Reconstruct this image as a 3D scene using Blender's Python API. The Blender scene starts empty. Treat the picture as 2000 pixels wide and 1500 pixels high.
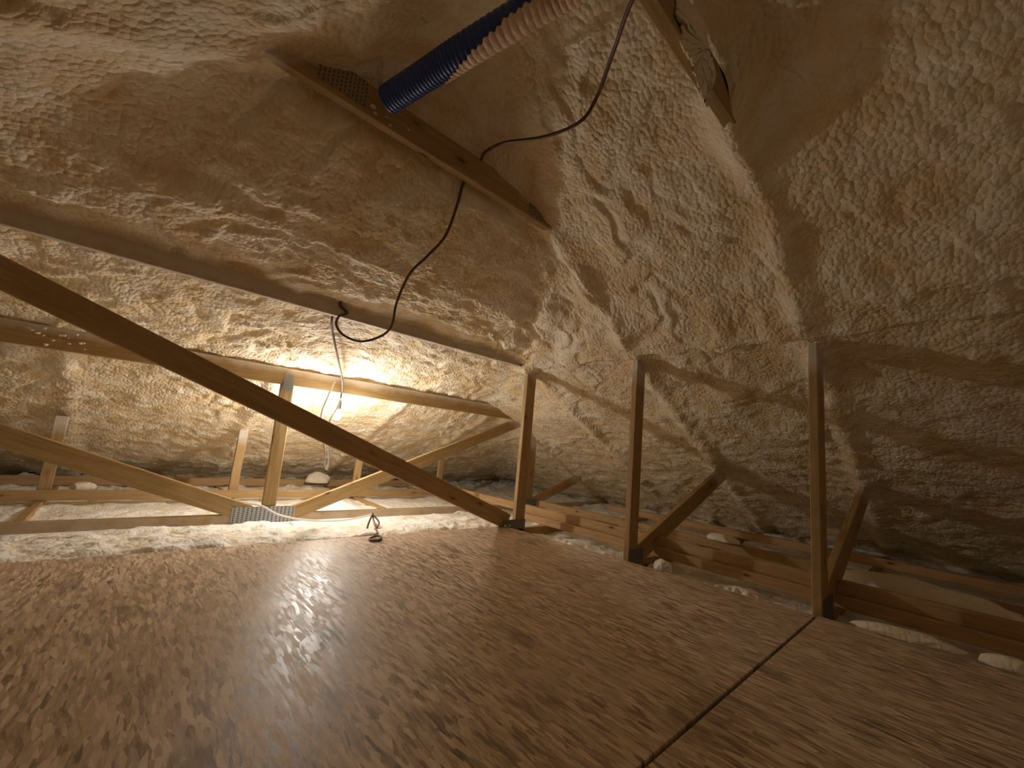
import bpy, bmesh, math, random
import numpy as np
from mathutils import Vector, Matrix

# ------------------------------------------------------------------ camera, world, light, exposure
S = 0.76                       # metres per layout unit (camera stands one unit above the deck)
scene = bpy.context.scene
col = scene.collection
scene.view_settings.view_transform = 'Standard'
scene.view_settings.look = 'None'
scene.view_settings.gamma = 1.0
scene.view_settings.use_curve_mapping = False
scene.view_settings.exposure = 0.6
scene.cycles.max_bounces = 6
scene.cycles.diffuse_bounces = 5
scene.cycles.glossy_bounces = 2
scene.cycles.transmission_bounces = 0
scene.cycles.caustics_reflective = False
scene.cycles.caustics_refractive = False
scene.cycles.use_adaptive_sampling = True
scene.cycles.adaptive_threshold = 0.05
scene.cycles.sample_clamp_indirect = 8.0

camd = bpy.data.cameras.new('camera')
camd.sensor_width = 36.0
camd.lens = 801.0 / 2000.0 * 36.0
camd.clip_start = 0.02
cam = bpy.data.objects.new('camera', camd)
col.objects.link(cam)
RX = (0.73044, -0.67672, 0.09226)      # camera right, up, forward in world axes
UP = (-0.16856, -0.04771, 0.98454)
FW = (0.66185, 0.73469, 0.14892)
cam.matrix_world = Matrix(((RX[0], UP[0], -FW[0], 0), (RX[1], UP[1], -FW[1], 0), (RX[2], UP[2], -FW[2], S), (0, 0, 0, 1)))
scene.camera = cam

world = bpy.data.worlds.new('world')
scene.world = world
world.use_nodes = True
world.node_tree.nodes['Background'].inputs[0].default_value = (0.0, 0.0, 0.0, 1)
world.node_tree.nodes['Background'].inputs[1].default_value = 0.0

BULB = (1.926, 5.42, 1.178)
BULB_STRENGTH = 640.0
REAR_FILL = 2.8                  # watts, added fill light behind the camera, no real fitting

# ------------------------------------------------------------------ numpy noise
def _hash(ix, iy, seed):
    h = (ix.astype(np.int64) * 374761393 + iy.astype(np.int64) * 668265263 + seed * 982451653) & 0xFFFFFFFF
    h = ((h ^ (h >> 13)) * 1274126177) & 0xFFFFFFFF
    h = ((h ^ (h >> 15)) * 2246822519) & 0xFFFFFFFF
    return ((h ^ (h >> 16)) & 0xFFFFFF) / float(0x1000000)

def perlin(x, y, seed=0):
    ix = np.floor(x); iy = np.floor(y); fx = x - ix; fy = y - iy
    u = fx * fx * fx * (fx * (fx * 6 - 15) + 10); v = fy * fy * fy * (fy * (fy * 6 - 15) + 10)
    def g(a, b):
        t = _hash(ix + a, iy + b, seed) * 2 * math.pi
        return np.cos(t) * (fx - a) + np.sin(t) * (fy - b)
    n0 = g(0, 0) * (1 - u) + g(1, 0) * u
    n1 = g(0, 1) * (1 - u) + g(1, 1) * u
    return (n0 * (1 - v) + n1 * v) * 1.5

def fbm(x, y, seed=0, octv=4):
    s = 0; a = 1.0; t = 0
    for i in range(octv):
        s = s + a * perlin(x * 2 ** i, y * 2 ** i, seed + i * 7); t += a; a *= 0.5
    return s / t

def worley(x, y, seed=0):
    ix = np.floor(x); iy = np.floor(y); best = np.full(x.shape, 9.0); rnd = np.zeros(x.shape)
    for a in (-1, 0, 1):
        for b in (-1, 0, 1):
            cx = ix + a; cy = iy + b
            px = cx + 0.1 + 0.8 * _hash(cx, cy, seed); py = cy + 0.1 + 0.8 * _hash(cx, cy, seed + 91)
            d = (x - px) ** 2 + (y - py) ** 2
            m = d < best
            best = np.where(m, d, best); rnd = np.where(m, _hash(cx, cy, seed + 17), rnd)
    return np.sqrt(best), rnd

def sstep(a, b, x):
    t = np.clip((x - a) / (b - a), 0, 1)
    return t * t * (3 - 2 * t)

def smin(a, b, k):
    h = np.clip(0.5 + 0.5 * (b - a) / k, 0, 1)
    return b * (1 - h) + a * h - k * h * (1 - h)

TRUSS_Y = (-0.85, 0.74, 2.30, 3.90, 5.46)

# ------------------------------------------------------------------ sprayed foam roof, a height field over the plan
def roof_base(X, Y):
    px = [1.30 - 5, 1.30, 2.35, 3.83, 8.3, 20]; pz = [6.0, 3.42, 2.93, 2.12, -0.05, -5.73]
    zr = np.interp(X, px, pz)
    zl = np.interp(2.6 - X, px, pz)
    zh = np.interp(Y, [-9, 0.0, 2.3, 2.5, 2.75, 3.2, 3.6, 3.85, 3.98, 5.0, 5.44, 5.7, 8.9, 12], [7.6, 4.6, 3.17, 2.84, 2.65, 2.38, 2.22, 2.20, 2.12, 1.84, 1.74, 1.54, 0.10, -1.26])
    return zr, zl, zh

def roof_field(X, Y):
    zr, zl, zh = roof_base(X, Y)
    wx = 0.18 * fbm(X * 1.3, Y * 1.3, 5, 3); wy = 0.18 * fbm(X * 1.3 + 9, Y * 1.3, 6, 3)
    Xw = X + wx; Yw = Y + wy
    z = smin(smin(zr, zl, 0.12), zh, 0.10)
    right = sstep(-0.05, 0.25, zh - zr)            # 1 on the right-hand slope
    hip = sstep(-0.05, 0.25, np.minimum(zr, zl) - zh)
    # foamed-over rafters on the side slopes, jack rafters on the hip end, and the hip line
    ra = np.zeros_like(X)
    for ty in TRUSS_Y:
        w = 0.10 + 0.04 * perlin(X * 1.7, Y * 0 + ty, 31)
        ra = np.maximum(ra, np.exp(-((Y - ty - 0.03 + 0.03 * perlin(X * 2.2, Y * 0 + ty * 3, 8)) / w) ** 2))
    d = -0.085 * ra * (1 - hip) * (0.75 + 0.5 * perlin(X * 2.5, Y * 2.5, 44))
    d = d - 0.17 * np.exp(-((Y - 0.78) / 0.13) ** 2) * sstep(1.92, 2.08, X) * sstep(2.6, 2.2, X)
    jr = np.zeros_like(X)
    for jx in (-2.4, -0.58, 1.22, 3.02, 4.66):
        jr = np.maximum(jr, np.exp(-((X - jx + 0.03 * perlin(Y * 2.2, X * 0 + jx, 18)) / 0.10) ** 2))
    d = d - 0.05 * jr * hip * sstep(5.3, 5.7, Y)
    hipline = np.exp(-((zh - zr) / 0.09) ** 2)
    d = d - 0.04 * hipline * sstep(1.6, 2.6, Y)
    # thicker foam above the post-top crease, and slack pillows between rafters
    d = d - (0.055 + 0.03 * perlin(X * 0, Y * 2.3, 77)) * sstep(3.90, 3.80, X + 0.05 * perlin(Y * 3, Y * 0, 3)) * sstep(3.1, 3.7, X) * right
    # broad undulation
    d = d - 0.060 * fbm(Xw * 0.9, Yw * 0.9, 12, 3)
    # lobed overlapping passes of the spray gun (shelves with a soft top and a sharp lip)
    t = fbm(Xw * 1.25, Yw * 1.25, 21, 3) * 3.2 + 0.25 * (Y - X) * hip
    fr = t - np.floor(t)
    shelf = sstep(0.0, 0.70, fr) * (1 - sstep(0.86, 1.0, fr))
    d = d - 0.019 * shelf * (0.5 + sstep(-0.2, 0.5, fbm(X * 0.8, Y * 0.8, 61, 2)))
    # lumps and wrinkles: stretched along the eaves in the lower parts, popcorn higher up
    low = sstep(1.75, 0.9, z)
    ax = np.where(hip > 0.5, 1.0, 2.4); ay = np.where(hip > 0.5, 2.4, 1.0)
    sx = 1 + (1.0 / ax * 1.0 - 1) * 0; 
    u1 = np.where(hip > 0.5, Xw * 2.0, Xw * 5.2); v1 = np.where(hip > 0.5, Yw * 5.2, Yw * 2.0)
    wr = fbm(u1, v1, 33, 4)
    wr2 = np.abs(fbm(u1 * 1.9 + 4, v1 * 1.9, 37, 3))
    iso = fbm(Xw * 3.3, Yw * 3.3, 35, 4)
    d = d - (0.046 * wr - 0.034 * wr2) * (0.30 + 0.25 * hip + (0.70 - 0.25 * hip) * low) - 0.028 * iso * (1 - 0.5 * low)
    d = d - 0.010 * fbm(Xw * 11, Yw * 11, 39, 3)
    f1, r1 = worley(Xw * 7.0, Yw * 7.0, 51)
    patch = sstep(-0.05, 0.25, fbm(X * 1.1, Y * 1.1, 71, 2))
    d = d - 0.0095 * np.sqrt(np.clip(1 - f1 * f1, 0, 1)) * patch
    f2, r2 = worley(Xw * 20.0, Yw * 20.0, 52)
    d = d - 0.0042 * np.sqrt(np.clip(1 - f2 * f2, 0, 1)) * (0.55 + 0.45 * (1 - patch))
    # a few big round puffs
    rs = random.Random(5)
    for (cx, cy, r, hgt) in ((3.15, 2.9, .22, .05), (2.75, 2.55, .17, .05), (4.6, 1.6, .16, .04), (2.95, 3.2, .13, .04),
                             (5.2, 1.15, .2, .04), (4.2, 1.9, .14, .03), (0.4, 2.8, .3, .05), (0.0, 3.3, .25, .04), (3.4, 2.2, .2, .045), (3.2, 3.5, .16, .05)):
        q = np.clip(1 - ((Xw - cx) ** 2 + (Yw - cy) ** 2) / (r * r), 0, 1)
        d = d - hgt * np.sqrt(q)
    # hold the foam back where the hose, cable and collars hang clear of it
    keep = np.exp(-(((X - 0.95) / 0.42) ** 2 + ((Y - 1.7) / 0.75) ** 2) ** 1)
    d = d * (1 - 0.7 * keep) + 0.06 * keep
    d = np.maximum(d, -0.32)
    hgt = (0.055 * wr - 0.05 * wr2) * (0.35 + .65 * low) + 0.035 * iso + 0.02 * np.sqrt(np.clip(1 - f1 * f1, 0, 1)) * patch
    return z + d, hgt

def grid_mesh(name, xs, ys, field, flip=False, mat=None):
    X, Y = np.meshgrid(xs, ys)
    Z, Hh = field(X, Y)
    nx, ny = len(xs), len(ys)
    co = np.stack([X, Y, Z], -1).reshape(-1, 3) * S
    idx = np.arange(nx * ny).reshape(ny, nx)
    q = np.stack([idx[:-1, :-1], idx[:-1, 1:], idx[1:, 1:], idx[1:, :-1]], -1).reshape(-1, 4)
    if flip:
        q = q[:, ::-1]
    me = bpy.data.meshes.new(name)
    me.vertices.add(len(co)); me.vertices.foreach_set('co', co.astype(np.float32).ravel())
    me.loops.add(q.size); me.loops.foreach_set('vertex_index', q.astype(np.int32).ravel())
    me.polygons.add(len(q)); me.polygons.foreach_set('loop_start', np.arange(0, q.size, 4, dtype=np.int32))
    me.update(calc_edges=True)
    me.polygons.foreach_set('use_smooth', np.ones(len(q), bool))
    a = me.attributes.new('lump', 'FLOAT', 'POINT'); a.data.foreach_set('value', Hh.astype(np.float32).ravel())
    me.materials.append(mat)
    o = bpy.data.objects.new(name, me); col.objects.link(o)
    return o

# ------------------------------------------------------------------ materials
class NT:
    def __init__(s, name):
        s.m = bpy.data.materials.new(name); s.m.use_nodes = True
        s.n = s.m.node_tree.nodes; s.l = s.m.node_tree.links
        s.b = s.n['Principled BSDF']
    def node(s, t, **k):
        x = s.n.new(t)
        for a, v in k.items(): setattr(x, a, v)
        return x
    def link(s, a, b): s.l.new(a, b)
    def noise(s, vec, scale, detail=3, rough=0.55, dist=0.0, dim='3D'):
        x = s.node('ShaderNodeTexNoise', noise_dimensions=dim); x.inputs['Scale'].default_value = scale; x.inputs['Detail'].default_value = detail
        x.inputs['Roughness'].default_value = rough; x.inputs['Distortion'].default_value = dist
        if vec: s.link(vec, x.inputs['Vector'])
        return x.outputs['Fac']
    def voro(s, vec, scale, feature='F1', out='Distance', rnd=1.0, dim='3D'):
        x = s.node('ShaderNodeTexVoronoi', feature=feature, voronoi_dimensions=dim); x.inputs['Scale'].default_value = scale
        x.inputs['Randomness'].default_value = rnd
        if vec: s.link(vec, x.inputs['Vector'])
        return x.outputs[out]
    def ramp(s, fac, stops):
        x = s.node('ShaderNodeValToRGB'); e = x.color_ramp.elements
        while len(e) < len(stops): e.new(0.5)
        for i, (p, c) in enumerate(stops):
            e[i].position = p; e[i].color = (c[0], c[1], c[2], 1) if isinstance(c, tuple) else (c, c, c, 1)
        s.link(fac, x.inputs[0]); return x.outputs[0]
    def mix(s, fac, a, b, mode='MIX'):
        x = s.node('ShaderNodeMix', data_type='RGBA', blend_type=mode)
        for i, v in ((0, fac), (6, a), (7, b)):
            if isinstance(v, (int, float)): x.inputs[i].default_value = v
            elif isinstance(v, tuple): x.inputs[i].default_value = (*v, 1)
            else: s.link(v, x.inputs[i])
        return x.outputs[2]
    def math(s, op, a, b=0.0, c=0.0, clamp=False):
        x = s.node('ShaderNodeMath', operation=op, use_clamp=clamp)
        for i, v in ((0, a), (1, b), (2, c)):
            if isinstance(v, (int, float)): x.inputs[i].default_value = v
            else: s.link(v, x.inputs[i])
        return x.outputs[0]
    def mapping(s, vec, scale=(1, 1, 1), rot=(0, 0, 0), loc=(0, 0, 0)):
        x = s.node('ShaderNodeMapping'); x.inputs['Scale'].default_value = scale
        x.inputs['Rotation'].default_value = rot; x.inputs['Location'].default_value = loc
        s.link(vec, x.inputs['Vector']); return x.outputs[0]
    def attr(s, name, out='Fac'):
        x = s.node('ShaderNodeAttribute', attribute_name=name); return x.outputs[out]
    def geo(s, out='Position'):
        return s.node('ShaderNodeNewGeometry').outputs[out]
    def bump(s, h, strength, dist, normal=None):
        x = s.node('ShaderNodeBump'); x.inputs['Strength'].default_value = strength; x.inputs['Distance'].default_value = dist
        s.link(h, x.inputs['Height'])
        if normal: s.link(normal, x.inputs['Normal'])
        return x.outputs[0]
    def base(s, c, rough=0.6, spec=0.3, normal=None):
        if isinstance(c, tuple): s.b.inputs['Base Color'].default_value = (*c, 1)
        else: s.link(c, s.b.inputs['Base Color'])
        if isinstance(rough, (int, float)): s.b.inputs['Roughness'].default_value = rough
        else: s.link(rough, s.b.inputs['Roughness'])
        s.b.inputs['Specular IOR Level'].default_value = spec
        if normal: s.link(normal, s.b.inputs['Normal'])
        return s.m

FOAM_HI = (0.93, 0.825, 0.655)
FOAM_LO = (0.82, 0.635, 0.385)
def foam_material(name, hi=FOAM_HI, lo=FOAM_LO, use_attr=True, strength=1.0):
    t = NT(name); p = t.geo()
    f = t.noise(p, 5, 3, 0.6, dim='2D')
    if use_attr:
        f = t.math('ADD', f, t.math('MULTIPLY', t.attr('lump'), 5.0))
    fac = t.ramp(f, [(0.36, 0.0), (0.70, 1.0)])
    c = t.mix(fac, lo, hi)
    pop = t.voro(p, 46, 'F1', dim='2D')
    med = t.noise(p, 24, 3, 0.6, 0.0, dim='2D')
    hgt = t.math('ADD', t.math('MULTIPLY', t.math('MULTIPLY', pop, pop), -1.0), t.math('MULTIPLY', med, 1.3))
    nb = t.bump(hgt, 0.55 * strength, 0.016)
    return t.base(c, 0.62, 0.25, nb)

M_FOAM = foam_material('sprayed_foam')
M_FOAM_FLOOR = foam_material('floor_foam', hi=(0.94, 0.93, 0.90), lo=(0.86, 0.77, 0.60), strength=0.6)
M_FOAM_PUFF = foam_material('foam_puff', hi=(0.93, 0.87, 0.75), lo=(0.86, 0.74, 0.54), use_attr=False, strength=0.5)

def timber_material(name, light, dark, spray=(0.70, 0.63, 0.53)):
    t = NT(name); g = t.attr('grain', 'Vector')
    gm = t.mapping(g, (1.2, 16, 16))
    ring = t.noise(gm, 2.2, 4, 0.6, 0.8)
    fib = t.noise(t.mapping(g, (4, 130, 130)), 1.6, 3, 0.6)
    c = t.ramp(ring, [(0.30, dark), (0.62, light)])
    c = t.mix(t.math('MULTIPLY', fib, 0.35), c, tuple(v * 0.55 for v in dark))
    kn = t.voro(t.mapping(g, (3.2, 9.0, 9.0)), 1.0)
    kd = t.ramp(kn, [(0.055, 1.0), (0.11, 0.0)])
    halo = t.ramp(kn, [(0.08, 0.6), (0.24, 0.0)])
    c = t.mix(halo, c, (dark[0] * .8, dark[1] * .62, dark[2] * .5))
    c = t.mix(kd, c, (0.07, 0.035, 0.015))
    w = t.node('ShaderNodeObjectInfo').outputs['Random']
    c = t.mix(t.math('MULTIPLY', w, 0.22), c, (0.60, 0.36, 0.17), 'MIX')
    p = t.geo()
    sp = t.attr('spray')
    nn = t.noise(p, 9, 4, 0.6)
    sf = t.math('MULTIPLY', t.math('ADD', sp, t.math('MULTIPLY', t.math('SUBTRACT', nn, 0.5), 0.9)), sp)
    sf = t.ramp(sf, [(0.18, 0.0), (0.62, 0.92)])
    c = t.mix(sf, c, spray)
    hb = t.math('ADD', t.math('MULTIPLY', fib, 0.5), t.math('MULTIPLY', t.noise(p, 60, 3), t.math('MULTIPLY', sf, 2.0)))
    return t.base(c, 0.62, 0.25, t.bump(hb, 0.35, 0.002))
M_WOOD = timber_material('pine_timber', (0.50, 0.345, 0.160), (0.34, 0.215, 0.085))
M_WOOD_RED = timber_material('reddish_pine', (0.58, 0.385, 0.19), (0.41, 0.24, 0.105))

def osb_material():
    t = NT('oriented_strand_board'); p = t.geo()
    warp = t.node('ShaderNodeTexNoise'); warp.inputs['Scale'].default_value = 3.0; t.link(p, warp.inputs['Vector'])
    wv = t.node('ShaderNodeVectorMath', operation='MULTIPLY_ADD')
    t.link(warp.outputs['Color'], wv.inputs[0]); wv.inputs[1].default_value = (0.05, 0.05, 0.0); t.link(p, wv.inputs[2])
    pw = wv.outputs[0]
    cols = []; hs = []
    for i, (ang, sc, st) in enumerate(((0.08, 98, 6.5), (-0.5, 82, 6.0), (0.55, 90, 6.0), (1.35, 74, 5.0))):
        mp = t.mapping(pw, (1.0, 1.0 / st, 0.001), (0, 0, ang), (i * 3.7, i * 1.3, 0))
        x = t.node('ShaderNodeTexVoronoi', feature='F1', voronoi_dimensions='2D'); x.inputs['Scale'].default_value = sc; t.link(mp, x.inputs['Vector'])
        sepc = t.node('ShaderNodeSeparateColor'); t.link(x.outputs['Color'], sepc.inputs[0])
        cols.append(sepc.outputs[0]); hs.append(sepc.outputs[1])
    # which strand layer lies on top here
    sel1 = t.ramp(t.math('ADD', hs[1], t.math('MULTIPLY', t.noise(p, 7, 2), 0.6)), [(0.68, 0.0), (0.70, 1.0)])
    sel2 = t.ramp(t.math('ADD', hs[2], t.math('MULTIPLY', t.noise(p, 5, 2), 0.6)), [(0.76, 0.0), (0.78, 1.0)])
    sel3 = t.ramp(t.math('ADD', hs[3], t.math('MULTIPLY', t.noise(p, 4, 2), 0.5)), [(0.86, 0.0), (0.88, 1.0)])
    v = t.mix(sel1, cols[0], cols[1]); v = t.mix(sel2, v, cols[2]); v = t.mix(sel3, v, cols[3])
    fib = t.noise(t.mapping(pw, (75, 11, 1)), 1.3, 4, 0.7)
    vv = t.math('ADD', t.math('MULTIPLY', v, 0.42), t.math('MULTIPLY', fib, 0.60))
    c = t.ramp(vv, [(0.26, (0.17, 0.115, 0.07)), (0.41, (0.47, 0.34, 0.225)), (0.56, (0.65, 0.50, 0.355)), (0.74, (0.90, 0.74, 0.56))])
    cloud = t.noise(p, 1.6, 3)
    c = t.mix(t.ramp(cloud, [(0.40, 0.0), (0.62, 0.35)]), c, (0.66, 0.49, 0.37))
    drk = t.noise(t.mapping(p, (6.5, 2.6, 1)), 1.0, 3, 0.6)
    c = t.mix(t.ramp(drk, [(0.57, 0.0), (0.70, 0.6)]), c, (0.17, 0.115, 0.07))
    # one blue-grey stain and a few small scuffs
    d = t.node('ShaderNodeVectorMath', operation='DISTANCE'); t.link(pw, d.inputs[0]); d.inputs[1].default_value = (0.885 * S + .02, 2.16 * S + .02, 0)
    st = t.math('MULTIPLY', t.ramp(d.outputs['Value'], [(0.03, 0.8), (0.14, 0.0)]), t.ramp(t.noise(p, 14, 3), [(0.30, 0.3), (0.6, 1.0)]))
    c = t.mix(st, c, (0.10, 0.105, 0.10))
    rr = t.math('ADD', t.math('MULTIPLY', v, 0.22), t.math('MULTIPLY', t.noise(p, 3, 3), 0.22))
    rough = t.math('ADD', rr, 0.27)
    hgt = t.math('ADD', t.math('MULTIPLY', v, 1.0), t.math('MULTIPLY', fib, 0.5))
    return t.base(c, rough, 0.45, t.bump(hgt, 0.30, 0.0012))
M_OSB = osb_material()

def plain(name, c, rough, metal=0.0, spec=0.4, nscale=30, var=0.25, bump=0.1):
    t = NT(name); p = t.geo(); n = t.noise(p, nscale, 4)
    cc = t.mix(t.math('MULTIPLY', n, var * 2), c, tuple(v * 0.55 for v in c))
    m = t.base(cc, rough, spec, t.bump(n, bump, 0.002)); t.b.inputs['Metallic'].default_value = metal
    return m
M_GALV = plain('galvanised_steel', (0.50, 0.51, 0.50), 0.5, 0.55, nscale=22)
M_PLATE_DARK = plain('dull_steel', (0.27, 0.26, 0.245), 0.5, 0.35)
M_PLATE_DUST = plain('foam_dusted_steel', (0.40, 0.30, 0.19), 0.6, 0.1)
M_SLOT = plain('nail_slot', (0.10, 0.10, 0.11), 0.8)
M_HOSE = plain('blue_hose_plastic', (0.02, 0.06, 0.25), 0.38, spec=0.5, nscale=12, bump=0.02)
M_HOSE_FOAM = foam_material('foam_dusted_hose', hi=(0.80, 0.62, 0.48), lo=(0.72, 0.52, 0.38), use_attr=False, strength=0.4)
M_CABLE_BROWN = plain('brown_cable_sheath', (0.16, 0.085, 0.05), 0.5, nscale=18, bump=0.02)
M_CABLE_WHITE = plain('white_cable_sheath', (0.78, 0.76, 0.72), 0.45, nscale=18, var=0.1, bump=0.02)
M_SOCKET = plain('grey_lampholder', (0.22, 0.22, 0.24), 0.45, bump=0.02)
M_GAP = plain('dark_void', (0.02, 0.015, 0.01), 0.9)
def bulb_material():
    t = NT('lit_bulb'); t.b.inputs['Base Color'].default_value = (1, 1, 1, 1)
    t.b.inputs['Emission Color'].default_value = (1.0, 0.955, 0.895, 1)
    t.b.inputs['Emission Strength'].default_value = BULB_STRENGTH
    return t.m
M_BULB = bulb_material()

# ------------------------------------------------------------------ object helpers
def link_mesh(name, verts, faces, mat, parent=None, smooth=False, attrs=None):
    me = bpy.data.meshes.new(name)
    me.from_pydata([tuple(c * S for c in v) for v in verts], [], faces)
    me.update()
    bm = bmesh.new(); bm.from_mesh(me); bmesh.ops.recalc_face_normals(bm, faces=bm.faces); bm.to_mesh(me); bm.free()
    if smooth: me.polygons.foreach_set('use_smooth', np.ones(len(me.polygons), bool))
    if attrs:
        for n, (ty, vals) in attrs.items():
            a = me.attributes.new(n, ty, 'POINT')
            a.data.foreach_set('vector' if ty == 'FLOAT_VECTOR' else 'value', np.array(vals, np.float32).ravel())
    me.materials.append(mat)
    o = bpy.data.objects.new(name, me); col.objects.link(o)
    if parent:
        o.parent = parent
        o.matrix_parent_inverse = parent.matrix_world.inverted()
    return o
def tag(o, label=None, cat=None, group=None, kind=None):
    if label: o['label'] = label
    if cat: o['category'] = cat
    if group: o['group'] = group
    if kind: o['kind'] = kind
    return o
def empty(name, loc, label, cat, group=None):
    o = bpy.data.objects.new(name, None); col.objects.link(o)
    o.location = Vector(loc) * S; o.empty_display_size = 0.1
    bpy.context.view_layer.update()
    return tag(o, label, cat, group)

_beam_n = [0]
def roof_z(x, y):
    zr, zl, zh = roof_base(np.array([float(x)]), np.array([float(y)]))
    return float(min(zr[0], zl[0], zh[0]))
def beam(name, P0, P1, width, thick, tdir=(0, 1, 0), mat=None, parent=None, spray=0.0, seg=28, reach=0.42, cut0=None, cut1=None, ch=0.006):
    """timber from P0 to P1; P0/P1 are the middle of the face that the thickness grows from, along tdir."""
    _beam_n[0] += 1
    rs = random.Random(_beam_n[0] * 13)
    P0 = Vector(P0); P1 = Vector(P1); u = (P1 - P0); L = u.length; u.normalize()
    td = Vector(tdir).normalized(); w = u.cross(td).normalized()
    h = width / 2
    prof = [(-h + ch, 0), (h - ch, 0), (h, ch), (h, thick - ch), (h - ch, thick), (-h + ch, thick), (-h, thick - ch), (-h, ch)]
    vs = []; gr = []; sp = []
    off = (rs.uniform(0, 40), rs.uniform(0, 40), rs.uniform(0, 40))
    for i in range(seg + 1):
        s = L * i / seg
        for (a, b) in prof:
            ss = s
            # plumb or level end cuts: shear the end so the cut face is vertical / horizontal
            if i == 0 and cut0 is not None: ss = s + a * cut0
            if i == seg and cut1 is not None: ss = s + a * cut1
            v = P0 + u * ss + w * a + td * b
            vs.append(tuple(v)); gr.append(((ss + off[0]) * S, (a + off[1]) * S, (b + off[2]) * S))
            gap = roof_z(v.x, v.y) - v.z
            sp.append(min(1.0, max(spray, 1.25 - gap / reach)))
    n = 8; fs = []
    for i in range(seg):
        for k in range(n):
            a = i * n + k; b = i * n + (k + 1) % n
            fs.append((a, b, b + n, a + n))
    fs.append(tuple(range(n))); fs.append(tuple(seg * n + k for k in range(n)))
    return link_mesh(name, vs, fs, mat or M_WOOD, parent, attrs={'grain': ('FLOAT_VECTOR', gr), 'spray': ('FLOAT', sp)})

def box_verts(x0, x1, y0, y1, z0, z1):
    return [(x0, y0, z0), (x1, y0, z0), (x1, y1, z0), (x0, y1, z0), (x0, y0, z1), (x1, y0, z1), (x1, y1, z1), (x0, y1, z1)]
BOXF = [(0, 3, 2, 1), (4, 5, 6, 7), (0, 1, 5, 4), (1, 2, 6, 5), (2, 3, 7, 6), (3, 0, 4, 7)]
def gusset(parent, x0, x1, z0, z1, y, mat=M_GALV, label=None, nx=14, nz=9, slots=True, dirn=-1):
    yf = y + dirn * 0.005
    vs = box_verts(x0, x1, min(yf, y), max(yf, y), z0, z1)
    pl = link_mesh('gusset_plate', vs, list(BOXF), mat, parent)
    if label: pl['label'] = label
    if slots:
        v = []; f = []
        dx = (x1 - x0) / nx; dz = (z1 - z0) / nz
        for i in range(nx):
            for j in range(nz):
                cx = x0 + dx * (i + .5); cz = z0 + dz * (j + (.32 if i % 2 else .68))
                b = len(v); w = dx * 0.19; h = dz * 0.27
                v += box_verts(cx - w, cx + w, min(yf + dirn * .0012, yf), max(yf + dirn * .0012, yf), cz - h, cz + h)
                f += [tuple(q + b for q in fc) for fc in BOXF]
        s = link_mesh('nail_slots', v, f, M_SLOT, pl); s['kind'] = 'stuff'
    return pl

def catmull(pts, per=10):
    P = [Vector(p) for p in pts]; P = [P[0] * 2 - P[1]] + P + [P[-1] * 2 - P[-2]]
    out = []
    for i in range(1, len(P) - 2):
        for k in range(per):
            t = k / per
            out.append(0.5 * ((2 * P[i]) + (-P[i - 1] + P[i + 1]) * t + (2 * P[i - 1] - 5 * P[i] + 4 * P[i + 1] - P[i + 2]) * t * t + (-P[i - 1] + 3 * P[i] - 3 * P[i + 1] + P[i + 2]) * t ** 3))
    out.append(P[-2]); return out
def tube(name, pts, r, mat, parent=None, n=8, per=10, flat=1.0, rfun=None, a0=0, a1=2 * math.pi, closed=True, smooth=True, caps=True):
    pp = catmull(pts, per) if per > 1 else [Vector(p) for p in pts]
    vs = []; fs = []; prev = None
    for i, p in enumerate(pp):
        t = (pp[min(i + 1, len(pp) - 1)] - pp[max(i - 1, 0)]).normalized()
        if prev is None:
            nrm = t.cross(Vector((0, 0, 1)))
            if nrm.length < .2: nrm = t.cross(Vector((0, 1, 0)))
            nrm.normalize()
        else:
            nrm = (prev - t * prev.dot(t)).normalized()
        prev = nrm; bi = t.cross(nrm)
        rr = rfun(i / (len(pp) - 1)) if rfun else r
        for k in range(n):
            a = a0 + (a1 - a0) * k / (n if closed else n - 1)
            vs.append(tuple(p + nrm * math.cos(a) * rr + bi * math.sin(a) * rr * flat))
    for i in range(len(pp) - 1):
        for k in range(n if closed else n - 1):
            a = i * n + k; b = i * n + (k + 1) % n
            fs.append((a, b, b + n, a + n))
    if closed and caps:
        fs.append(tuple(range(n))); fs.append(tuple((len(pp) - 1) * n + k for k in range(n)))
    return link_mesh(name, vs, fs, mat, parent, smooth)

# ------------------------------------------------------------------ setting: roof, attic floor, gable
xs = np.concatenate([np.arange(-6.2, -2.3, 0.12), np.arange(-2.3, 9.2, 0.0175)])
ys = np.concatenate([np.arange(-6.0, -0.6, 0.14), np.arange(-0.6, 9.5, 0.0175)])
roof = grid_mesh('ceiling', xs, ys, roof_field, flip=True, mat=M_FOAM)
tag(roof, 'cream sprayed foam insulation covering the hipped roof slopes', kind='structure')

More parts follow.
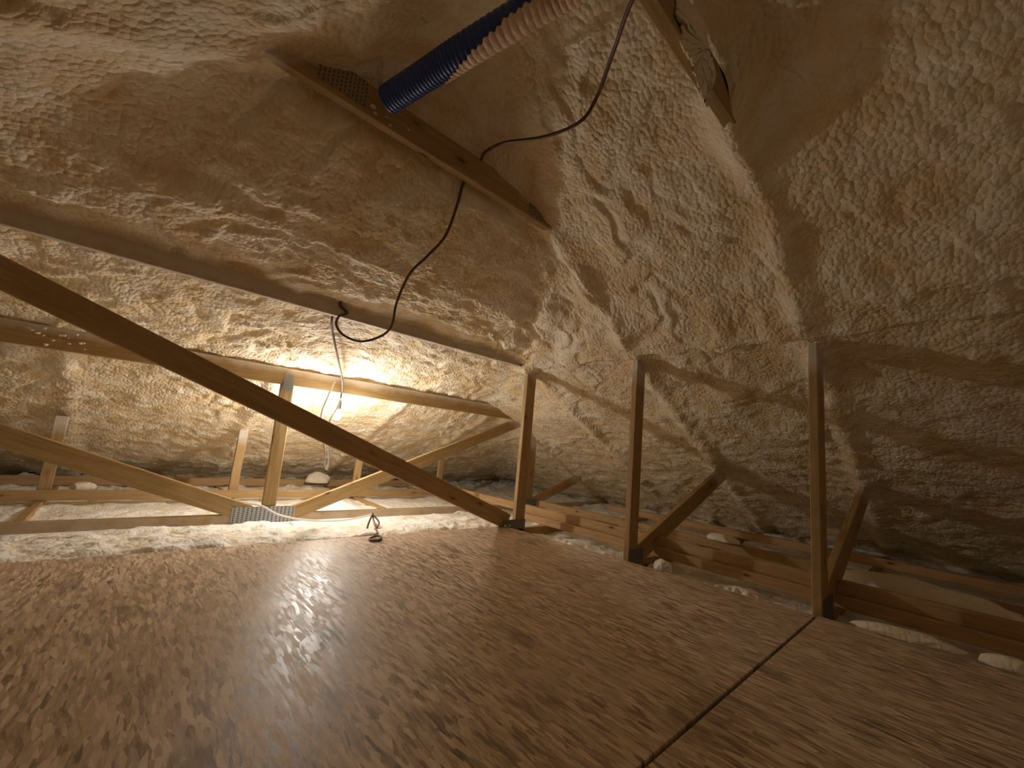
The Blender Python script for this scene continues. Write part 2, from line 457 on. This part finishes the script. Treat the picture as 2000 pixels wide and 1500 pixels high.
def floor_field(X, Y):
    wx = 0.1 * fbm(X * 2, Y * 2, 105, 3); wy = 0.1 * fbm(X * 2 + 9, Y * 2, 106, 3)
    Xw = X + wx; Yw = Y + wy
    z = np.full_like(X, -0.125)
    deck = (1 - sstep(3.62, 3.80, X)) * (1 - sstep(3.93, 4.02, Y))
    strip = sstep(3.97, 4.15, Y) * sstep(5.44, 5.30, Y) * sstep(4.4, 3.6, X)
    lumps = fbm(Xw * 2.6, Yw * 2.6, 111, 4)
    bil = 1 - np.abs(fbm(Xw * 5, Yw * 7, 113, 3)) * 2.4
    f1, _ = worley(Xw * 7.5, Yw * 7.5, 115); f2, _ = worley(Xw * 19, Yw * 19, 116)
    puff = np.sqrt(np.clip(1 - f1 * f1, 0, 1)); puff2 = np.sqrt(np.clip(1 - f2 * f2, 0, 1))
    fold = 1 - np.abs(fbm(Xw * 3.2, Yw * 4.5, 118, 3)) * 3.0
    z = z + strip * (-0.045 + 0.085 * sstep(5.25, 4.35, Y) + 0.060 * lumps + 0.016 * fold + 0.050 * puff + 0.014 * puff2)
    far = sstep(5.5, 5.7, Y)
    z = z + far * (-0.055 + 0.055 * lumps + 0.05 * puff)
    side = sstep(3.8, 3.95, X) * (1 - far) * (1 - strip)
    z = z + side * (-0.005 + 0.05 * lumps + 0.02 * puff * sstep(0, .2, lumps) + 0.005 * puff2)
    # mound behind the girder plate
    z = z + 0.16 * np.exp(-(((X - 2.15) / 0.42) ** 2 + ((Y - 5.95) / 0.25) ** 2)) * (0.8 + 0.4 * puff)
    # scalloped beads squeezed out along the deck edge
    for (y0, y1, hgt) in ((0.95, 1.72, 0.075), (2.5, 3.35, 0.05)):
        bead = np.abs(np.sin(Y * 38 + 2 * perlin(Y * 5, Y * 0, 9)))
        z = z + hgt * np.exp(-((X - 4.00 - 0.02 * bead) / 0.09) ** 2) * sstep(y0, y0 + .1, Y) * sstep(y1, y1 - .1, Y) * (0.65 + 0.5 * bead)
    z = np.where(deck > 0.5, -0.16, z)
    # low eaves: debris and foam rising into the roof
    z = z + 0.05 * sstep(6.8, 8.0, X) * (1 + lumps) + 0.05 * sstep(7.6, 8.6, Y) * (1 + 2 * lumps)
    return z, 0.05 * lumps + 0.02 * puff
xs2 = np.concatenate([np.arange(-6.2, -1.8, 0.12), np.arange(-1.8, 6.2, 0.0175), np.arange(6.2, 9.4, 0.05)])
ys2 = np.concatenate([np.arange(-6.0, -0.4, 0.14), np.arange(-0.4, 6.4, 0.0175), np.arange(6.4, 9.6, 0.05)])
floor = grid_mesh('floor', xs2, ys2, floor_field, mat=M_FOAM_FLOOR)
tag(floor, 'pale bumpy sprayed foam between the joists of the attic floor', kind='structure')

# gable end behind the photographer
v = [(-5.9, -5.9, -.3), (8.6, -5.9, -.3), (8.6, -5.9, .1), (1.3, -5.9, 3.6), (-5.9, -5.9, .1)]
g = link_mesh('wall_back', v + [(a, b - .15, c) for a, b, c in v], [(0, 1, 2, 3, 4), (9, 8, 7, 6, 5), (0, 5, 6, 1), (1, 6, 7, 2), (2, 7, 8, 3), (3, 8, 9, 4), (4, 9, 5, 0)], M_FOAM_PUFF)
tag(g, 'foamed gable end wall behind the camera', kind='structure')

# unseen fill light, added to brighten the near part of the loft
ld = bpy.data.lights.new('rear_fill_light', 'POINT'); ld.energy = REAR_FILL; ld.color = (1.0, 0.86, 0.68); ld.shadow_soft_size = 0.12
lo = bpy.data.objects.new('rear_fill_light', ld); col.objects.link(lo); lo.location = (0.9 * S, -2.6 * S, 1.7 * S)

# ------------------------------------------------------------------ OSB deck: each sheet is a panel lifted on the joists
def sheet(parent, pts, label, ztop=0.0, t=0.03):
    n = len(pts); vs = [(x, y, ztop) for x, y in pts] + [(x, y, ztop - t) for x, y in pts]
    fs = [tuple(range(n)), tuple(range(2 * n - 1, n - 1, -1))] + [(i, (i + 1) % n, (i + 1) % n + n, i + n) for i in range(n)]
    o = link_mesh('board', vs, fs, M_OSB, parent)
    m = o.modifiers.new('b', 'BEVEL'); m.width = 0.0018; m.segments = 1
    if label: o['label'] = label
    return o
deck = empty('board_deck', (1.0, 1.5, 0.0), 'brown strand-board walking deck laid over the attic joists', 'floorboards')
sheet(deck, [(-2.6, 0.772), (3.832, 0.772), (3.658, 3.955), (-2.6, 4.06)], 'large brown strand board behind the dark seam')
sheet(deck, [(-2.6, -2.45), (3.87, -2.45), (3.856, 0.757), (-2.6, 0.757)], 'nearer strand board at lower right, in front of the dark seam', ztop=-0.002)

# ------------------------------------------------------------------ roof trusses (each nailed frame is one thing)
TH = 0.064
def truss(y, label):
    return empty('roof_truss', (3.9, y, -0.03), label, 'roof truss', 'pine roof trusses crossing the loft')
def chord(t, y, x0, x1, ztop=-0.034, h=0.19, spray=0.0, mat=None):
    return beam('bottom_chord', (x0, y, ztop - h / 2), (x1, y, ztop - h / 2), h, TH, parent=t, spray=spray, seg=60, reach=0.25, mat=mat)

# nearest truss: right-hand post at the deck seam, dark collar at the top of the picture
D = truss(0.74, 'nearest truss, its tall post standing at the deck seam on the right')
chord(D, 0.74, -5.6, 8.0)
beam('post', (3.99, .74, -.09), (3.99, .74, 2.14), .21, TH, parent=D)
beam('collar_beam', (-.2, .74, 2.915), (2.02, .74, 2.915), .18, TH, parent=D, reach=.12, cut1=-1.9)
beam('eave_brace', (4.05, .745, 0.02), (6.75, .745, 1.05), .23, TH - .004, parent=D, spray=.25)
gusset(D, 3.90, 4.24, -.09, .10, .74, M_PLATE_DARK, 'dark steel nail plate at the foot of the post', nx=10, nz=6)

Ct = truss(2.30, 'truss with second post from the right and overhead collar under the blue hose')
chord(Ct, 2.30, -5.6, 8.0)
beam('post', (3.93, 2.30, -.09), (3.93, 2.30, 2.14), .16, TH, parent=Ct)
beam('collar_beam', (-.1, 2.30, 2.965), (2.6, 2.30, 2.965), .20, TH, parent=Ct, reach=.10)
beam('eave_brace', (4.0, 2.305, 0.0), (6.5, 2.305, .975), .20, TH - .004, parent=Ct, spray=.2)
gusset(Ct, 3.86, 4.12, -.06, .085, 2.30, M_PLATE_DARK, 'dark steel nail plate at the foot of the post', nx=10, nz=6)
gusset(Ct, .42, .70, 2.90, 3.06, 2.30, M_PLATE_DUST, 'steel nail plate half buried in foam at the left end of the collar', nx=12, nz=6)
gusset(Ct, 2.08, 2.38, 2.88, 3.05, 2.30, M_PLATE_DUST, 'steel nail plate at the right end of the collar', nx=12, nz=6)

A = truss(3.90, 'truss at the deck back edge with long dark diagonal passing below the bulb')
chord(A, 3.90, -5.6, 8.0)
beam('post', (3.872, 3.90, -.09), (3.872, 3.90, 2.08), .165, TH, parent=A, reach=.25)
beam('collar_beam', (-1.9, 3.90, 2.15), (3.86, 3.90, 2.15), .20, TH, parent=A, reach=.20, seg=60)
dl = beam('diagonal_brace', (-1.75, 3.893, 2.145), (3.66, 3.893, .06), .185, TH, parent=A, seg=60)
dl['label'] = 'long dark brown diagonal running down to the post foot'
gusset(A, 3.56, 3.95, -.03, .085, 3.885, M_PLATE_DARK, 'dark steel nail plate where the diagonal meets the post', nx=14, nz=5)
gusset(A, 3.62, 3.86, 2.06, 2.15, 3.895, M_PLATE_DARK, 'small steel nail plate at the top of the post', nx=10, nz=4)

B = truss(5.46, 'far truss behind the bulb with middle post and big grey nail plate')
cb = chord(B, 5.46, -5.0, 8.0, ztop=-.028, spray=.62)
cb['label'] = 'grey foam-dusted bottom chord behind the white foam'
beam('post', (1.328, 5.46, .0), (1.300, 5.46, 1.50), .14, TH, parent=B, reach=.10)
beam('post', (5.60, 5.46, -.05), (5.60, 5.46, 1.36), .18, TH, parent=B, reach=.42)
beam('collar_beam', (-3.0, 5.46, 1.575), (5.05, 5.46, 1.575), .20, TH, parent=B, reach=.13, seg=60)
beam('diagonal_brace', (-3.0, 5.452, 1.51), (1.13, 5.452, -.02), .18, TH, parent=B, seg=40)
beam('diagonal_brace', (1.52, 5.452, -.062), (5.2, 5.452, 1.44), .165, TH, parent=B, seg=40, reach=.25)
beam('eave_brace', (5.72, 5.46, 0.0), (7.45, 5.46, .60), .15, TH, parent=B, spray=.15)
gusset(B, .968, 1.606, -.165, .056, 5.448, M_GALV, 'large pale grey punched nail plate at the foot of the middle post', nx=15, nz=10)
gusset(B, 1.245, 1.355, 1.40, 1.60, 5.455, M_GALV, 'small punched nail plate at the head of the middle post', nx=6, nz=9)
gusset(B, 5.50, 5.80, -.06, .06, 5.452, M_PLATE_DARK, nx=8, nz=4)

# ------------------------------------------------------------------ jack frames running from the girder to the far eave
def jack(x, label, ztop, px=None):
    j = empty('jack_frame', (x, 5.55, -.06), label, 'roof frame', 'small pine frames behind the girder truss')
    beam('bottom_chord', (x - .035, 5.53, -.092 - .07), (x - .035, 8.8, -.092 - .07), .14, TH, tdir=(1, 0, 0), parent=j, seg=30, reach=.15)
    xx = px if px is not None else x
    beam('post', (xx, 7.06, -.06), (xx, 7.06, ztop), .112, TH, parent=j, reach=.34)
    return j
jack(-.60, 'jack frame at far left, its post partly hidden by the left diagonal', .86)
jack(1.22, 'jack frame whose short bright post stands just left of the middle post', .93)
jack(3.00, 'jack frame whose pale post stands below the long dark diagonal, near its crossing', .86)
jack(4.68, 'rightmost jack frame, short post right of where the two diagonals cross', .78)

br = beam('cross_brace', (-3.5, 6.99, -.033), (4.35, 6.99, -.033), .112, .05, seg=60, reach=.1)
tag(br, 'orange pine batten running level across the jack posts, nearer of the two', 'timber', 'pine bracing timbers')
br = beam('cross_brace', (-3.5, 8.3, -.03), (5.4, 8.3, -.028), .126, .05, mat=M_WOOD_RED, seg=60, spray=.22, reach=.1)
tag(br, 'reddish foam-spotted batten low at the far eave, farther of the two', 'timber', 'pine bracing timbers')
def long_brace(x, y0, y1, z0, z1, label, spray=0.0, mat=None):
    zc = (z0 + z1) / 2
    o = beam('long_brace', (x, y0, zc), (x, y1, zc), z1 - z0, .07, tdir=(1, 0, 0), seg=70, spray=spray, reach=.1, mat=mat)
    return tag(o, label, 'timber', 'pine bracing timbers')
long_brace(4.44, -1.8, 6.75, .062, .168, 'orange brown bracing timber outside the posts, upper of the nearest pair', mat=M_WOOD_RED)
long_brace(4.385, -1.8, 4.35, -.034, .060, 'bracing timber outside the posts, lower of the nearest pair', mat=M_WOOD_RED)
long_brace(5.45, -1.8, 5.05, .0, .10, 'foam-spotted bracing timber behind the nearest pair on the right', spray=.32)
long_brace(6.45, -1.8, 4.3, .03, .13, 'farthest bracing timber on the right, low in the dark eave', spray=.2, mat=M_WOOD_RED)

# ------------------------------------------------------------------ the lit bulb on its cord
lamp = empty('hanging_bulb', BULB, 'bare lit white bulb hanging on a dark cord behind the long diagonal', 'lamp')
bx, by, bz = BULB
prof = [(0.000, -.058), (.022, -.053), (.037, -.038), (.043, -.016), (.042, .006), (.034, .028), (.023, .046), (.018, .058)]
def lathe(name, prof, c, mat, parent, n=20):
    vs = []; fs = []
    for (r, z) in prof:
        for k in range(n):
            a = 2 * math.pi * k / n; vs.append((c[0] + r * math.cos(a), c[1] + r * math.sin(a), c[2] + z))
    for i in range(len(prof) - 1):
        for k in range(n):
            a = i * n + k; b = i * n + (k + 1) % n; fs.append((a, b, b + n, a + n))
    fs.append(tuple(range(n))); fs.append(tuple((len(prof) - 1) * n + k for k in range(n)))
    return link_mesh(name, vs, fs, mat, parent, True)
lathe('bulb', [(max(r, .002), z) for r, z in prof], BULB, M_BULB, lamp)
lathe('lampholder', [(.020, .058), (.026, .062), (.027, .10), (.025, .105), (.023, .185), (.018, .20), (.008, .21), (.006, .23)], BULB, M_SOCKET, lamp)
tube('cord', [(1.226, 3.985, 2.07), (1.235, 4.02, 2.02), (1.319, 4.2, 1.949), (1.488, 4.5, 1.809), (1.75, 5.0, 1.632), (1.89, 5.30, 1.515), (1.925, 5.41, 1.44), (1.926, 5.42, 1.40)], .0105, M_CABLE_BROWN, lamp)
tube('cord_loop', [(1.928, 5.41, 1.41), (1.84, 5.25, 1.27), (1.691, 5.0, 1.075), (1.71, 4.98, .868), (1.74, 4.955, .637), (1.725, 4.93, .545), (1.692, 4.93, .60), (1.673, 4.95, .75), (1.64, 5.0, .921), (1.624, 5.1, 1.157), (1.694, 5.2, 1.384), (1.782, 5.3, 1.595)], .010, M_CABLE_WHITE, lamp)
lamp.children[-1]['label'] = 'slack pale loop of cord hanging below the bulb'

# ------------------------------------------------------------------ loose cables
c = tube('cable', [(1.2, .55, 3.02), (1.28, .85, 2.99), (1.476, 1.1, 3.04), (1.632, 1.32, 3.01), (1.642, 1.45, 2.93), (1.596, 1.7, 2.942), (1.527, 2.0, 3.02), (1.52, 2.2, 3.05), (1.56, 2.30, 3.06), (1.58, 2.39, 3.04), (1.52, 2.42, 2.93), (1.517, 2.45, 2.89), (1.525, 2.5, 2.762), (1.516, 2.6, 2.541), (1.468, 2.75, 2.399), (1.414, 2.9, 2.27),
                   (1.433, 3.1, 2.083), (1.485, 3.25, 1.923), (1.474, 3.4, 1.846), (1.361, 3.55, 1.787), (1.26, 3.7, 1.838), (1.213, 3.8, 1.936), (1.246, 3.87, 2.041), (1.322, 3.885, 2.10), (1.25, 3.885, 2.15), (1.24, 3.88, 2.2)], .0105, M_CABLE_BROWN, flat=1.0)
tag(c, 'long brown cable looping down over the overhead collar to the next collar', 'cable')
c = tube('cable', [(1.09, 5.44, .10), (1.18, 5.42, .085), (1.254, 5.40, .062), (1.407, 5.34, -.02), (1.632, 5.22, -.064), (1.909, 5.03, -.058), (2.165, 4.92, -.016), (2.312, 4.85, .035)], .011, M_CABLE_WHITE)
tag(c, 'white cable sagging across the big grey nail plate onto the foam', 'cable')
c = tube('cable', [(2.312, 4.85, .035), (2.19, 4.6, .085), (2.108, 4.5, -.02), (2.10, 4.46, -.075), (2.15, 4.4, -.04), (2.235, 4.5, .01), (2.20, 4.6, .065), (2.12, 4.3, -.03), (2.06, 4.15, -.02), (1.96, 4.0, .004), (1.965, 3.88, .012), (1.90, 3.77, .012), (1.825, 3.76, .012), (1.835, 3.84, .012), (1.93, 3.90, .016)], .010, M_CABLE_BROWN)
tag(c, 'small brown coil of cable lying at the back edge of the deck', 'cable')

# ------------------------------------------------------------------ blue corrugated hose with a coat of overspray
hose = empty('corrugated_hose', (.76, 2.13, 2.89), 'blue corrugated hose hanging over the collar, half coated in foam', 'hose')
hp = [(.76, 2.13, 2.885), (.84, 1.88, 2.925), (.92, 1.62, 2.965), (1.06, 1.21, 3.03), (1.16, .85, 3.06), (1.22, .4, 3.08), (1.25, -.2, 3.12), (1.25, -.6, 3.3)]
NR = 300
path = catmull(hp, 100)
def rib(r, amp, nr=72):
    return lambda s: r + amp * (abs(math.sin(math.pi * nr * s)) ** 0.6 - .5)
ho = tube('hose', [tuple(p) for p in path], .072, M_HOSE, hose, n=28, per=1, rfun=rib(.072, .006, 85), smooth=True)
# inner dark mouth
e0 = path[0]; ed = (path[1] - path[0]).normalized()
tube('hose_mouth', [tuple(e0 - ed * .002), tuple(e0 - ed * .0005)], .06, M_GAP, hose, n=24, per=1)
# foam coat: a shell on the underside right, its start cut on a slant
vs = []; fs = []
frames = []; prev = None
for i, p in enumerate(path):
    t = (path[min(i + 1, len(path) - 1)] - path[max(i - 1, 0)]).normalized()
    nrm = t.cross(Vector((0, 0, 1))).normalized()
    frames.append((p, nrm, t.cross(nrm)))
K = 26; i0 = 140
for i in range(i0, len(path)):
    p, nr, bi = frames[i]; s = i / (len(path) - 1); q = min(1.0, (i - i0) / 130.0)
    half = 0.12 + 1.75 * q ** 0.8 + 0.07 * math.sin(i * .73) + .05 * math.sin(i * .27)
    rr = rib(.0765, .0065, 85)(s)
    cen = math.pi - 0.62
    for k in range(K):
        a = cen + half * (2 * k / (K - 1) - 1)
        vs.append(tuple(p + nr * math.cos(a) * rr + bi * math.sin(a) * rr))
for i in range(len(path) - i0 - 1):
    for k in range(K - 1):
        a = i * K + k; fs.append((a, a + 1, a + 1 + K, a + K))
fc = link_mesh('foam_coat', vs, fs, M_HOSE_FOAM, hose, True)
sm = fc.modifiers.new('s', 'SOLIDIFY'); sm.thickness = 0.003; sm.offset = 0
fc['label'] = 'cream foam overspray on the far side of the hose'

# ------------------------------------------------------------------ foam lumps lying about
def lump(name, c, r, label, seed, rot=0.0, mat=M_FOAM_PUFF, group='loose foam lumps by the deck edge'):
    bm = bmesh.new(); bmesh.ops.create_icosphere(bm, subdivisions=4, radius=1.0)
    rs = random.Random(seed); ph = [rs.uniform(0, 6) for _ in range(6)]
    vs = []
    co = np.array([v.co[:] for v in bm.verts])
    dn = 1 + .22 * fbm(co[:, 0] * 1.6 + seed, co[:, 1] * 1.6 + co[:, 2], seed, 3) + .07 * fbm(co[:, 0] * 5 + seed, co[:, 1] * 5 + co[:, 2] * 2, seed + 3, 2)
    ca, sa = math.cos(rot), math.sin(rot)
    for (x, y, z), d in zip(co, dn):
        x *= d * r[0]; y *= d * r[1] * (1 + .25 * math.sin(x * 9 + ph[0])); z = max(z * d, -.35) * r[2]
        vs.append((c[0] + x * ca - y * sa, c[1] + x * sa + y * ca, c[2] + z))
    fs = [tuple(v.index for v in f.verts) for f in bm.faces]; bm.free()
    o = link_mesh(name, vs, fs, mat, None, True)
    return tag(o, label, 'foam', group)
lump('foam_lump', (3.90, .31, .018), (.06, .21, .045), 'long pale foam lump lying on the deck edge right of the nearest post', 3, rot=.10)
lump('foam_lump', (3.915, -.13, .02), (.055, .10, .05), 'round pale foam lump on the deck edge near the right border of the photo', 7)
lump('foam_lump', (5.05, .38, .07), (.16, .55, .13), 'broad low foam mound behind the nearest pair of bracing timbers', 11)
lump('foam_lump', (4.0, 2.02, -.02), (.07, .08, .07), 'small white foam lump just in front of the second post\'s foot', 14)
lump('foam_lump', (5.46, 2.0, .128), (.10, .22, .06), 'crumbly foam lump on top of the foam-spotted timber', 19)
lump('foam_lump', (2.70, 8.12, .05), (.20, .14, .14), 'round white foam puff on the far reddish batten', 23)
lump('foam_lump', (-.30, 7.25, .03), (.12, .08, .06), 'tiny foam crumb beside the far left jack post', 29)

# torn flap of foam hanging on the nearest collar
out = [(1.36, 3.02), (1.40, 2.92), (1.385, 2.86), (1.43, 2.87), (1.46, 2.82), (1.45, 2.775), (1.50, 2.76), (1.56, 2.775), (1.58, 2.73), (1.64, 2.70), (1.70, 2.685), (1.73, 2.655), (1.745, 2.70), (1.765, 2.74), (1.77, 2.82), (1.745, 2.88), (1.70, 2.95), (1.66, 3.05)]
rs = random.Random(4)
ring = []
for i in range(len(out)):
    (x0, z0), (x1, z1) = out[i], out[(i + 1) % len(out)]
    for k in range(5):
        f = k / 5; j = .010 if z0 < 2.98 else .0
        ring.append((x0 + (x1 - x0) * f + rs.uniform(-j, j), z0 + (z1 - z0) * f + rs.uniform(-j, j)))
cx = sum(p[0] for p in ring) / len(ring); cz = sum(p[1] for p in ring) / len(ring)
n = len(ring); NRG = 12; vs = []; fs = []
for side in (0, 1):
    for r in range(1, NRG + 1):
        f = r / NRG
        for (x, z) in ring:
            px, pz = cx + (x - cx) * f, cz + (z - cz) * f
            if side == 0:
                nz = float(fbm(np.array([px * 14.0]), np.array([pz * 14.0]), 5, 3)[0])
                vs.append((px, .730 - .030 * (1 - f ** 3) * (1 + .9 * nz) - .012 * nz * (1 if r < NRG else 0), pz))
            else:
                vs.append((px, .738, pz))
for side in (0, 1):
    o0 = side * NRG * n
    fs.append(tuple(o0 + k for k in range(n)))
    for r in range(NRG - 1):
        for k in range(n):
            a_ = o0 + r * n + k; b_ = o0 + r * n + (k + 1) % n
            fs.append((a_, b_, b_ + n, a_ + n))
for k in range(n):
    a_ = (NRG - 1) * n + k; b_ = (NRG - 1) * n + (k + 1) % n
    fs.append((a_, b_, b_ + NRG * n, a_ + NRG * n))
fl = link_mesh('foam_flap', vs, fs, M_FOAM_PUFF, smooth=True)
tag(fl, 'ragged flap of foam clinging to the nearest collar at top right', 'foam')

# crumbs of foam stuck to the bare faces of two collars
def crumbs(parent, spots, y):
    v = []; f = []; rs = random.Random(8)
    for (x, z, r) in spots:
        bm = bmesh.new(); bmesh.ops.create_icosphere(bm, subdivisions=2, radius=1.0); b = len(v)
        for q in bm.verts:
            j = 1 + rs.uniform(-.25, .25); v.append((x + q.co.x * r * j, y + q.co.y * r * .5, z + q.co.z * r * j * .7))
        f += [tuple(b + w.index for w in fc.verts) for fc in bm.faces]; bm.free()
    o = link_mesh('foam_crumbs', v, f, M_FOAM_PUFF, parent, True); o['kind'] = 'stuff'; return o
rs = random.Random(3)
crumbs(B, [(-.80 + rs.uniform(0, .42), 1.50 + rs.uniform(0, .15), rs.uniform(.006, .018)) for _ in range(16)], 5.457)
crumbs(Ct, [(.74, 2.93, .018), (.76, 2.90, .014), (.83, 2.92, .010), (.98, 2.93, .008), (.86, 2.885, .009)], 2.297)
crumbs(A, [(3.60, .012, .022), (3.68, .014, .018), (3.52, .08, .010)], 3.88)
